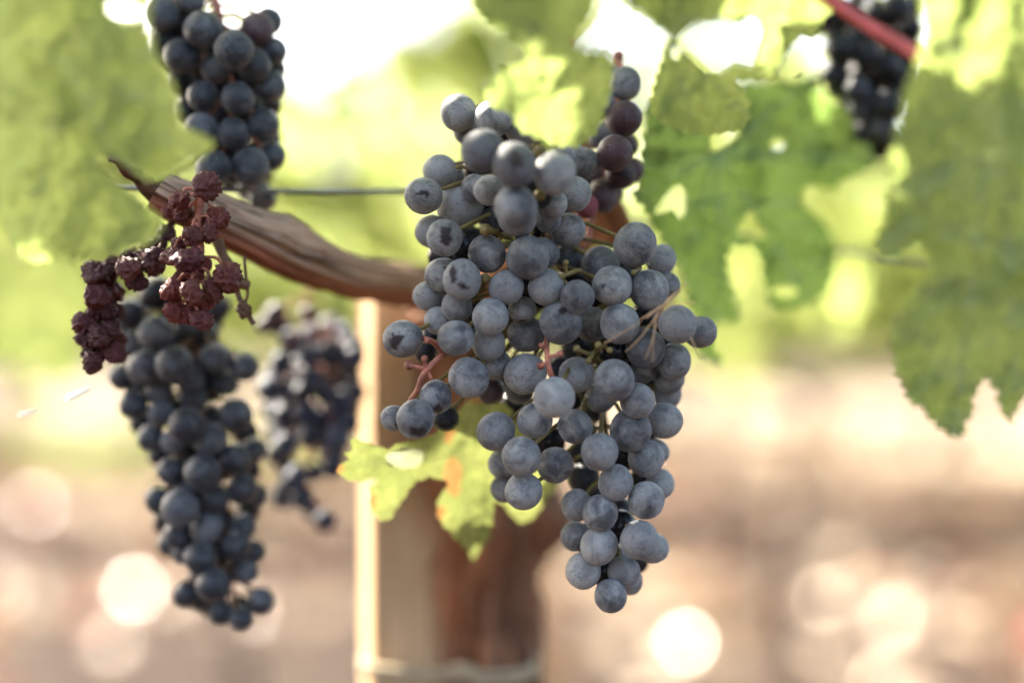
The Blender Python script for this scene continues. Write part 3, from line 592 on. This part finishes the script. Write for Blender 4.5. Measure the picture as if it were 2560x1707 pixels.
# ------------------------------------------------------------------ raisins
def raisin_mesh(seed, mat):
    vs = []
    for p in v4:
        q = p + Vector((1, 2, 3)) * .0 + .25 * Vector((noise.noise(p * 1.5 + Vector((seed, 0, 0))), noise.noise(p * 1.5 + Vector((0, seed, 0))), noise.noise(p * 1.5 + Vector((0, 0, seed)))))
        a = max(0, 1 - 2.2 * abs(noise.noise(q * 1.6 + Vector((seed, 1, 2))))); b_ = max(0, 1 - 2.2 * abs(noise.noise(q * 3.4 + Vector((seed, 9, 2))))); c_ = max(0, 1 - 2 * abs(noise.noise(q * 7.5 + Vector((2, 9, seed)))))
        vs.append(p * (.56 + .36 * a + .24 * b_ + .15 * c_ + .34 * noise.noise(p * .9 + Vector((seed, 4, 4)))))
    me = mesh("raisin", vs, f4); me.materials.append(mat); me.polygons.foreach_set("use_smooth", [True] * len(me.polygons)); return me
RM = {m.name: [raisin_mesh(k * 11.3, m) for k in range(4)] for m in (M_RAISIN, M_RAISIND)}
def raisins(label, d0, lst, axis_pts, mat):
    ax = smooth_path([P(*zp(3, a[0], a[1]), d0 + a[2] / 1000.) for a in axis_pts], 8)
    root = empty("raisin_bunch", ax[0]); tag(root, label, "raisin bunch", "shrivelled raisin bunches")
    st = MB(); st.tube(ax, [.0013] * len(ax), 7)
    for (x, y, r, dz) in lst:
        px, py = zp(3, x, y); d = d0 + dz / 1000.; c = P(px, py, d); rad = r * Z[3][2] / FPX * d * 1.08
        o = bpy.data.objects.new("raisin", random.choice(RM[mat.name])); COL.objects.link(o); o.location = c
        o.rotation_euler = [random.uniform(0, 6.28) for _ in range(3)]; o.scale = (rad, rad * random.uniform(.75, 1), rad * random.uniform(.85, 1.15))
        o.parent = root; o.matrix_parent_inverse = Matrix.Translation(-root.location)
        up = sorted(ax, key=lambda p: (p - c - Vector((0, 0, .006))).length)[0]
        st.tube(smooth_path([c, (c + up) / 2 + Vector((random.uniform(-.002, .002), 0, .003)), up], 4), .0006, 6)
    st.build("stem", M_STEMR if mat == M_RAISIN else M_STEMB, root); return root
raisins("bright maroon raisin bunch hanging in front of the woody arm", .492, [(825, 255, 78, 0), (670, 340, 58, 6), (885, 440, 60, 8), (835, 525, 48, 4), (735, 535, 55, 0), (625, 650, 55, 4), (715, 672, 72, -4), (800, 700, 45, 8), (945, 768, 74, -2), (625, 842, 60, 0), (737, 852, 68, -6), (860, 845, 56, 0), (638, 962, 56, 0), (706, 985, 52, 2), (790, 1006, 56, -2), (818, 905, 44, 5), (690, 420, 50, 14), (620, 400, 45, 16), (660, 590, 45, 10), (755, 760, 50, 8), (680, 780, 45, 8), (760, 920, 45, 8), (780, 450, 40, 12)], [(800, 300, 10), (770, 480, 8), (790, 620, 8), (760, 780, 8), (740, 960, 8)], M_RAISIN)
raisins("darkest raisin bunch, drooping at the far left below the big leaf", .508, [(200, 740, 75, 0), (275, 720, 58, 6), (215, 880, 68, 0), (300, 850, 55, 6), (130, 1030, 58, 2), (200, 965, 55, 4), (268, 952, 52, 4), (135, 1112, 52, 2), (215, 1100, 62, 0), (285, 1060, 52, 4), (185, 1242, 54, 2), (305, 1190, 54, 4), (250, 1160, 44, 8), (170, 1180, 45, 6), (320, 960, 45, 10), (250, 800, 50, 10), (320, 1110, 45, 10)], [(430, 600, 10), (300, 700, 8), (240, 860, 8), (215, 1020, 6), (215, 1180, 5)], M_RAISIND)
raisins("middle raisin bunch between the leaf tip and the dark bunch", .503, [(390, 720, 66, 0), (435, 790, 48, 4), (520, 690, 62, 2), (490, 610, 50, 6), (555, 580, 46, 8), (380, 660, 45, 8), (455, 690, 50, 8), (540, 650, 44, 0), (410, 780, 45, 6), (590, 520, 45, 10)], [(640, 440, 14), (560, 590, 10), (460, 700, 8), (410, 760, 6)], M_RAISIND)

# dried stalk with a shrivelled berry, beside the raisins
dst = empty("dried_stalk", P(*zp(3, 890, 590), .52)); tag(dst, "thin tan dried stalk ending in a shrivelled berry beside the raisins", "dried stalk")
b = MB(); b.tube(smooth_path([P(*zp(3, *q), .512) for q in [(880, 560), (930, 680), (1000, 790), (1062, 815)]], 6), [.0022, .0021, .0020, .0019, .0018, .0018] * 3 + [.0012], 8)
b.tube(smooth_path([P(*zp(3, *q), .512) for q in [(985, 800), (1005, 890), (1060, 990), (1085, 1030)]], 6), .0010, 7)
b.tube(smooth_path([P(*zp(3, *q), .512) for q in [(1030, 650), (1040, 760), (1050, 860), (1035, 910)]], 6), .0006, 6)
b.build("stalk", M_STEMB, dst)
me = raisin_mesh(91, M_STEMB); o = bpy.data.objects.new("berry", me); COL.objects.link(o); o.location = P(*zp(3, 1032, 950), .51); o.scale = (.0026, .0026, .003); o.parent = dst; o.matrix_parent_inverse = Matrix.Translation(-dst.location)

# ------------------------------------------------------------------ the vine itself: trunk and woody arm
def bark_tube(name, pts, radii, mat, parent, nseg=160, nr=72, rough=.14, peel_fn=None, seed=0, knots=()):
    sp = smooth_path(pts, 12); m = len(sp)
    L = [0]
    for i in range(1, m): L.append(L[-1] + (sp[i] - sp[i - 1]).length)
    def at(s):
        i = min(m - 2, max(0, next((k for k in range(m - 1) if L[k + 1] >= s), m - 2))); t = (s - L[i]) / max(1e-9, L[i + 1] - L[i]); return sp[i].lerp(sp[i + 1], t)
    V, uvw, pe = [], [], []; up = None; F = []
    for i in range(nseg + 1):
        s = L[-1] * i / nseg; p = at(s); t = (at(min(L[-1], s + .003)) - at(max(0, s - .003))).normalized()
        if up is None: up = (Vector((0, 0, 1)) - t * t.z).normalized() if abs(t.z) < .8 else (Vector((0, -1, 0)) - t * -t.y).normalized()
        up = (up - t * up.dot(t)).normalized(); w = t.cross(up)
        u = i / nseg * (len(radii) - 1); k0 = int(min(u, len(radii) - 2)); r0 = radii[k0] + (radii[k0 + 1] - radii[k0]) * (u - k0)
        for k in range(nr):
            a = 2 * math.pi * k / nr; ca, sa = math.cos(a), math.sin(a)
            fib = noise.fractal(Vector((ca * 4.5, sa * 4.5, s * 22 + seed)), 1, 2, 5); lump = noise.noise(Vector((ca * 1.2, sa * 1.2, s * 18 + seed * 2)))
            ridge = 1 - 2 * abs(noise.noise(Vector((ca * 3.2 + 7, sa * 3.2, s * 14 + seed))))
            strip = noise.fractal(Vector((ca * 3.4 + seed, sa * 3.4, s * 11)), 1, 2, 3); step = max(-1, min(1, strip * 9)); fine_ = noise.noise(Vector((ca * 11, sa * 11, s * 30 + seed)))
            r = r0 * (1 + rough * .45 * step + rough * .35 * fine_ + rough * fib * .9 + rough * .9 * lump + rough * .7 * ridge)
            for (ks, ka, kr, kh) in knots:
                da = math.atan2(math.sin(a - ka), math.cos(a - ka)) * r0
                q = math.hypot(s - ks * L[-1], da) / kr
                r += kh * math.exp(-q * q) * (1 + .8 * noise.noise(Vector((ca * 9, sa * 9, s * 220))))
            V.append(p + (up * ca + w * sa) * r); uvw.append((ca * r0, sa * r0, s)); pe.append(peel_fn(ca, sa, s / L[-1]) if peel_fn else 0)
    for i in range(nseg):
        for k in range(nr):
            k2 = (k + 1) % nr; F.append((i * nr + k, i * nr + k2, (i + 1) * nr + k2, (i + 1) * nr + k))
    F.append(tuple(reversed(range(nr)))); F.append(tuple(nseg * nr + k for k in range(nr)))
    me = mesh(name, V, F)
    me.attributes.new("bark_uv", 'FLOAT_VECTOR', 'POINT').data.foreach_set("vector", [c for q in uvw for c in q])
    me.attributes.new("peel", 'FLOAT', 'POINT').data.foreach_set("value", pe)
    return link(name, me, mat, parent)
vine = empty("grapevine", P(1200, 1700, .66) * 1); vine.location.z = 0; tag(vine, "old gnarled vine with shaggy bark tied to the wooden post", "grapevine")
t0 = P(1212, 1750, .672)
bark_tube("trunk", [(t0.x + .02, t0.y + .02, -.03), (t0.x + .01, t0.y, .35), (t0.x, t0.y, t0.z), P(1206, 1500, .668), P(1216, 1300, .662), P(1185, 1100, .650), P(1140, 900, .635), P(1130, 760, .62)], [.030, .024, .0195, .0185, .019, .026, .023, .017, .014], M_TRUNK, vine, 420, 110, .42, lambda c, s, u: .50, 4, knots=((.93, 5.2, .014, .010), (.88, 1.2, .016, .012), (.90, 3.0, .02, .008)))
bark_tube("arm", [P(1160, 790, .625), P(1110, 735, .607), P(1056, 718, .595), P(975, 706, .580), P(892, 692, .566), P(805, 664, .553), P(718, 630, .542), P(640, 592, .533), P(555, 554, .525), P(490, 522, .520), P(425, 496, .516), P(395, 478, .515)], [.0086, .0082, .0077, .0074, .0074, .0074, .0076, .0080, .0078, .0074, .0068, .0062], M_BARK, vine, 420, 150, .20, lambda c, s, u: .10 + .8 * max(0, -c) + .5 * max(0, u - .82), 1, knots=((.66, 5.2, .006, .0018), (.70, 5.6, .006, .0014), (.62, 4.7, .004, .0022), (.67, 4.9, .0025, -.002), (.63, 5.4, .002, -.002), (.72, 4.6, .004, .0018), (.40, 1.0, .004, .0014), (.25, 1.4, .004, .0014)))
bark_tube("spur", [P(405, 484, .516), P(372, 470, .511), P(345, 440, .507), P(318, 428, .502), P(296, 402, .497), P(274, 396, .494)], [.0040, .0026, .0023, .0019, .0015, .0010], M_TRUNK, vine, 90, 30, .32, None, 3, knots=((.35, 5, .002, .0012), (.6, 1, .0015, .0008)))
bark_tube("shoot", [P(1150, 800, .625), P(1330, 640, .60), P(1470, 560, .575), P(1530, 560, .565), P(1470, 450, .56), P(1415, 250, .57), P(1400, -120, .60)], [.012, .010, .008, .0065, .0045, .0035, .003], M_TRUNK, vine, 160, 32, .18, lambda c, s, u: .7, 6)

# ------------------------------------------------------------------ post, twine, wire
def post():
    c0 = P(905, 1400, .70); w = .035; d = .034
    bm = bmesh.new()
    zs = list(np.linspace(-.03, CZ + .035, 60)); prof = []
    n = 10; pts = []
    for sx, sy in ((-1, -1), (1, -1), (1, 1), (-1, 1)):
        pass
    corner = .003; ring = []
    for (sx, sy, a0) in ((1, 1, 0), (-1, 1, 90), (-1, -1, 180), (1, -1, 270)):
        for k in range(4):
            a = R(a0 + 30 * k); ring.append((sx * (w / 2 - corner) + corner * math.cos(a), sy * (d / 2 - corner) + corner * math.sin(a)))
    rot = R(15); V = []
    for z in zs:
        for (x, y) in ring:
            q = 1 + .03 * noise.noise(Vector((x * 60, y * 60, z * 5)))
            x2, y2 = x * q, y * q
            V.append((POSTX + x2 * math.cos(rot) - y2 * math.sin(rot), POSTY + x2 * math.sin(rot) + y2 * math.cos(rot), z))
    m = len(ring); F = [(i * m + k, i * m + (k + 1) % m, (i + 1) * m + (k + 1) % m, (i + 1) * m + k) for i in range(len(zs) - 1) for k in range(m)]
    F.append(tuple(reversed(range(m)))); F.append(tuple((len(zs) - 1) * m + k for k in range(m)))
    o = link("wooden_post", mesh("wooden_post", V, F), M_WOOD, None, False); return tag(o, "square weathered brown wooden post behind the yellow green leaf", "post")
pc = P(1008, 1200, .668); POSTX, POSTY = pc.x, pc.y
post()
tw = MB()
cx, cy, zz = POSTX + .022, POSTY, P(0, 1668, .645).z
ringp = []
for k in range(41):
    a = 2 * math.pi * k / 40; ringp.append((cx + .040 * math.copysign(abs(math.cos(a)) ** .6, math.cos(a)), cy - .002 + .031 * math.copysign(abs(math.sin(a)) ** .6, math.sin(a)), zz + .0012 * math.sin(a * 2)))
tw.tube(ringp, .0017, 8); tw.tube([(p[0], p[1], p[2] - .0034 - .001 * math.sin(i)) for i, p in enumerate(ringp)], .0016, 8)
tw.tube(smooth_path([P(1120, 1672, .625), P(1165, 1665, .622), P(1195, 1695, .622), P(1215, 1760, .625)], 6), .0016, 8)
tag(tw.build("twine", M_TWINE), "pale twine wound round the wooden post and vine trunk", "twine")
wr = MB(); wr.tube(smooth_path([P(-900, 470, .50), P(300, 472, .527), P(545, 475, .536), P(800, 479, .545), P(1010, 480, .552), P(1180, 492, .565), P(1500, 545, .59), P(1850, 592, .61), P(3300, 790, .68)], 8), .0011, 8)
tag(wr.build("trellis_wire", M_WIRE), "taut grey steel wire stretched above the woody arm", "wire")

# ------------------------------------------------------------------ visible stem ends in the big bunch, straw awns, fluff
def spray(label, mat, segs, knobs, d):
    b = MB()
    for s in segs: b.tube(smooth_path([P(*zp(*q[:3]), d + (q[3] if len(q) > 3 else 0) / 1000.) for q in s], 6), s[0][4] if len(s[0]) > 4 else .0011, 8)
    for (k, x, y, r) in knobs: b.ball(P(*zp(k, x, y), d), r, 2)
    return b
root = [o for o in bpy.data.objects if o.name == "grape_bunch"][0]
spray("", M_STEMR, [[(2, 620, 300, 18, .0010), (2, 540, 325, 0), (2, 480, 375, -4), (2, 445, 420, -4), (2, 425, 480, -2), (2, 395, 520, 4)], [(2, 535, 318, 0, .001), (2, 500, 275, -2), (2, 455, 255, 2)], [(2, 525, 310, 0, .0007), (2, 480, 262, -6), (2, 462, 268, -8)], [(2, 455, 385, -4, .0007), (2, 420, 378, -4), (2, 390, 374, -4)], [(2, 460, 400, -4, .0006), (2, 458, 365, -5), (2, 455, 348, -6)], [(2, 470, 400, -4, .0006), (2, 485, 430, -4)]],
      [(2, 388, 372, .0017), (2, 455, 342, .0013), (2, 470, 262, .0010)], .494).build("branch", M_STEMR, root)
spray("", M_STEMR, [[(2, 985, 250, 12, .0009), (2, 988, 310, 0), (2, 995, 370, -4), (2, 1010, 420, -2)], [(2, 992, 355, -4, .0007), (2, 965, 372, -6)], [(2, 990, 330, -2, .0007), (2, 1020, 330, -4), (2, 1045, 322, -4)], [(2, 988, 300, 2, .0007), (2, 965, 285, 0)]], [(2, 962, 373, .0015), (2, 1046, 320, .0012), (2, 963, 284, .001)], .490).build("branch", M_STEMR, root)
for segs, knobs in [
    ([[(2, 1115, 300, 4, .0008), (2, 1180, 320, 6), (2, 1230, 290, 4), (2, 1265, 310, 6)], [(2, 1200, 310, 6, .0008), (2, 1210, 285, 0)], [(2, 1190, 320, 6, .0008), (2, 1170, 350, 4)]], [(2, 1118, 298, .0014), (2, 1212, 282, .0014), (2, 1170, 352, .0012), (2, 1262, 305, .0012)]),
    ([[(1, 612, 928, -2, .0009), (1, 660, 940, 0), (1, 700, 960, 4), (1, 745, 970, 6)]], [(1, 615, 930, .0022), (1, 640, 937, .0014)]),
    ([[(1, 612, 1170, 0, .0009), (1, 600, 1210, 6), (1, 580, 1230, 8)]], [(1, 612, 1168, .0018)]),
    ([[(1, 985, 1160, 0, .0009), (1, 1010, 1150, 2), (1, 1050, 1135, 4), (1, 1080, 1130, 8)], [(1, 1010, 1150, 2, .0006), (1, 1008, 1095, 0)]], [(1, 1008, 1092, .0011), (1, 985, 1160, .0011)]),
    ([[(1, 470, 625, 8, .0007), (1, 500, 622, 10), (1, 540, 630, 14)]], []),
    ([[(1, 1340, 1140, 0, .0006), (1, 1375, 1115, 6)]], [(1, 1342, 1139, .0011)])]:
    spray("", M_STEM, segs, knobs, .490).build("branch", M_STEM, root)
for (x, y, d, r) in [(880, 760, .472, .0021), (880, 545, .478, .0022)]:
    st = MB(); st.ball(P(*zp(1, x, y), d), r, 2); st.tube([P(*zp(1, x, y), d), P(*zp(1, x + 20, y + 10), d + .02)], .0008, 6); st.build("branch", M_STEM, root)
aw = MB()
for (a, b_, c) in [((1450, 1350), (1530, 1260), (1605, 1185)), ((1440, 1360), (1520, 1280), (1592, 1195)), ((1445, 1370), (1510, 1310), (1580, 1240)), ((1470, 1335), (1540, 1250), (1600, 1190)), ((1460, 1340), (1430, 1480), (1395, 1565)), ((1455, 1345), (1380, 1450), (1300, 1530)), ((1450, 1350), (1440, 1450), (1435, 1580)), ((1490, 1300), (1570, 1295), (1645, 1285)), ((1430, 1330), (1390, 1360), (1370, 1372)), ((1620, 1455), (1640, 1500), (1670, 1560)), ((1200, 1490), (1215, 1475), (1380, 1380))]:
    aw.tube(smooth_path([P(*zp(1, *a), .474), P(*zp(1, *b_), .472), P(*zp(1, *c), .474)], 5), [.00012 + .00010 * math.sin(math.pi * min(1, (k + 2) / 13)) for k in range(11)], 5)
for (a, c) in [((1400, 1365), (1470, 1310)), ((1420, 1350), (1500, 1290)), ((1430, 1390), (1462, 1330)), ((1470, 1320), (1560, 1225))]:
    p, q = P(*zp(1, *a), .473), P(*zp(1, *c), .472); aw.tube(smooth_path([p, (p + q) / 2 + Vector((.0005, 0, .0006)), q], 4), [.0001, .0003, .0004, .0005, .0005, .0004, .0003, .0002, .0001], 6)
tag(aw.build("dry_grass_awn", M_STRAW), "straw coloured grass awn caught between grapes of the big bunch", "grass awn")
for (x, y, l, r, ang, lab) in [(178, 905, .0085, .0024, R(25), "white feathery seed drifting at the left near the raisins"), (62, 948, .0060, .0014, R(15), "thin pale seed on a spider thread at the left edge")]:
    b = MB(); c = D(x, y, .46)
    for k in range(9):
        t = random.uniform(-.10, .10); dv = Vector((math.cos(ang + t), random.uniform(-.15, .15), math.sin(ang + t)))
        b.tube([c - dv * l * .5, c, c + dv * l * random.uniform(.35, .6)], [.0001, r * .35, .00005], 5)
    b.ball(c - Vector((math.cos(ang), 0, math.sin(ang))) * l * .3, r * .5, 1)
    tag(b.build("seed_fluff", M_FLUFF), lab, "seed")

# ------------------------------------------------------------------ unseen canopy over the frame, its leaves placed to shade the fruit
LIT = [zp(0, x, y) + (d,) for (x, y, d) in [(1150, 200, .437), (1195, 235, .443), (1185, 265, .445), (1130, 190, .437)]] + [zp(0, x, y) + (d,) for (x, y, d) in [(2150, 100, .40), (2160, 200, .40), (2120, 320, .40), (2190, 120, .40), (2100, 400, .41), (2180, 300, .40)]] \
    + [zp(6, x, y) + (d,) for (x, y, d) in [(1370, 490, .58), (1400, 600, .58), (1440, 720, .58), (1530, 680, .58)]] + [zp(0, x, y) + (d,) for (x, y, d) in [(900, 1050, .53), (830, 1060, .528), (800, 1072, .527), (880, 1140, .535), (178, 905, .46), (1060, 1200, .55), (940, 590, .58), (910, 905, .65), (850, 1200, .65), (850, 1000, .65), (850, 1400, .65), (1050, 230, .50)]]
LIT = [P(*q) for q in LIT]
SHADE = [D(x, y, d) for (x, y, d) in [(800, 180, 1.25), (770, 230, 1.26), (830, 130, 1.24), (1290, 200, .438), (1350, 270, .446), (1290, 300, .448), (1250, 40, .415), (1320, 30, .415), (1180, 60, .418), (1620, 250, .457), (1700, 280, .46), (1560, 260, .458), (1800, 20, .435), (1660, 10, .432), (1760, 180, .45), (1800, 230, .585), (1880, 250, .595), (1950, 320, .60), (1760, 290, .58), (1900, 380, .60), (1820, 400, .585), (1700, 450, .57), (1980, 370, .605), (2250, 300, .41), (2200, 500, .42), (2350, 200, .41), (2280, 180, .41), (2350, 560, .42), (2250, 600, .42), (2150, 800, .43), (2300, 750, .42), (2150, 950, .44), (2330, 400, .41), (2300, 900, .43), (1300, 250, .44), (1330, 180, .44), (1750, 380, .57), (1850, 330, .58), (1850, 580, .58), (1620, 450, .57), (1550, 330, .56), 
    (250, 450, .42), (60, 150, .41), (1100, 1130, .54), (1080, 1040, .54), 
    (1200, 400, .46), (1280, 380, .46), (1100, 350, .46), (1250, 600, .49), (1400, 650, .49), (1550, 700, .49), (1450, 850, .49), (1300, 900, .48), (1400, 1050, .49), (1420, 1250, .49), (1060, 770, .49), (1050, 640, .49), (960, 450, .5), (930, 780, .49), (1080, 860, .49), (1200, 1050, .49), (520, 250, .53), (480, 150, .53), (580, 100, .53), (420, 860, .54), (450, 1000, .54), (460, 1200, .54), (500, 1350, .54), (350, 700, .53), (540, 1200, .54), (2000, 100, .58), (1900, 120, .58), (1400, 270, .5), (700, 560, .54), (900, 650, .56), (930, 900, .655), (1100, 1350, .65), (920, 1200, .655), (920, 1400, .655)]]
c, s = [], []
def clear(q, r): return all(((q - p) - SUN * (q - p).dot(SUN)).length > r * .95 for p in LIT)
for p in SHADE:                            # leaves added so that their shade falls on the chosen points
    got = 0
    for k in range(160):
        t = random.uniform(.25, 1.1); r = random.uniform(.05, .078); o_ = Vector([random.gauss(0, 1) for _ in range(3)]); o_ = (o_ - SUN * o_.dot(SUN)).normalized()
        q = p + SUN * t + o_ * r * random.uniform(0, .55)
        if k >= 60:                        # lean away from the spot the sun must reach
            n_ = min(LIT, key=lambda l: ((p - l) - SUN * (p - l).dot(SUN)).length); w_ = (p - n_) - SUN * (p - n_).dot(SUN); r = random.uniform(.035, .06)
            q = p + SUN * t + w_.normalized() * r * random.uniform(.55, .85) + o_ * r * .15
        above = q.z > CZ + q.y * .27 + .07; aside = q.x < -q.y * .40 - .08
        if (above or aside) and q.z > .9 and clear(q, r): c.append(q); s.append(r); got += 1
        if got == 2: break
while len(c) < 900:
    x, y, z = random.uniform(-1.1, .75), random.uniform(.40, 1.25), random.uniform(.95, 1.75)
    if z < CZ + y * .27 + .06: continue
    q = Vector((x, y, z)); r = random.uniform(.05, .08); bad = False
    for p in LIT:
        w = q - p
        if (w - SUN * w.dot(SUN)).length < r * .95: bad = True; break
    if bad: continue
    c.append(q); s.append(r)
tag(link("vine_canopy", leaves_mesh("vine_canopy", c, s, [(-.3, .2, .9)] * len(c), cup=.25), M_LEAF), "unseen leafy canopy of the vine with leaves placed to shade the bunches", "foliage", kind="stuff")
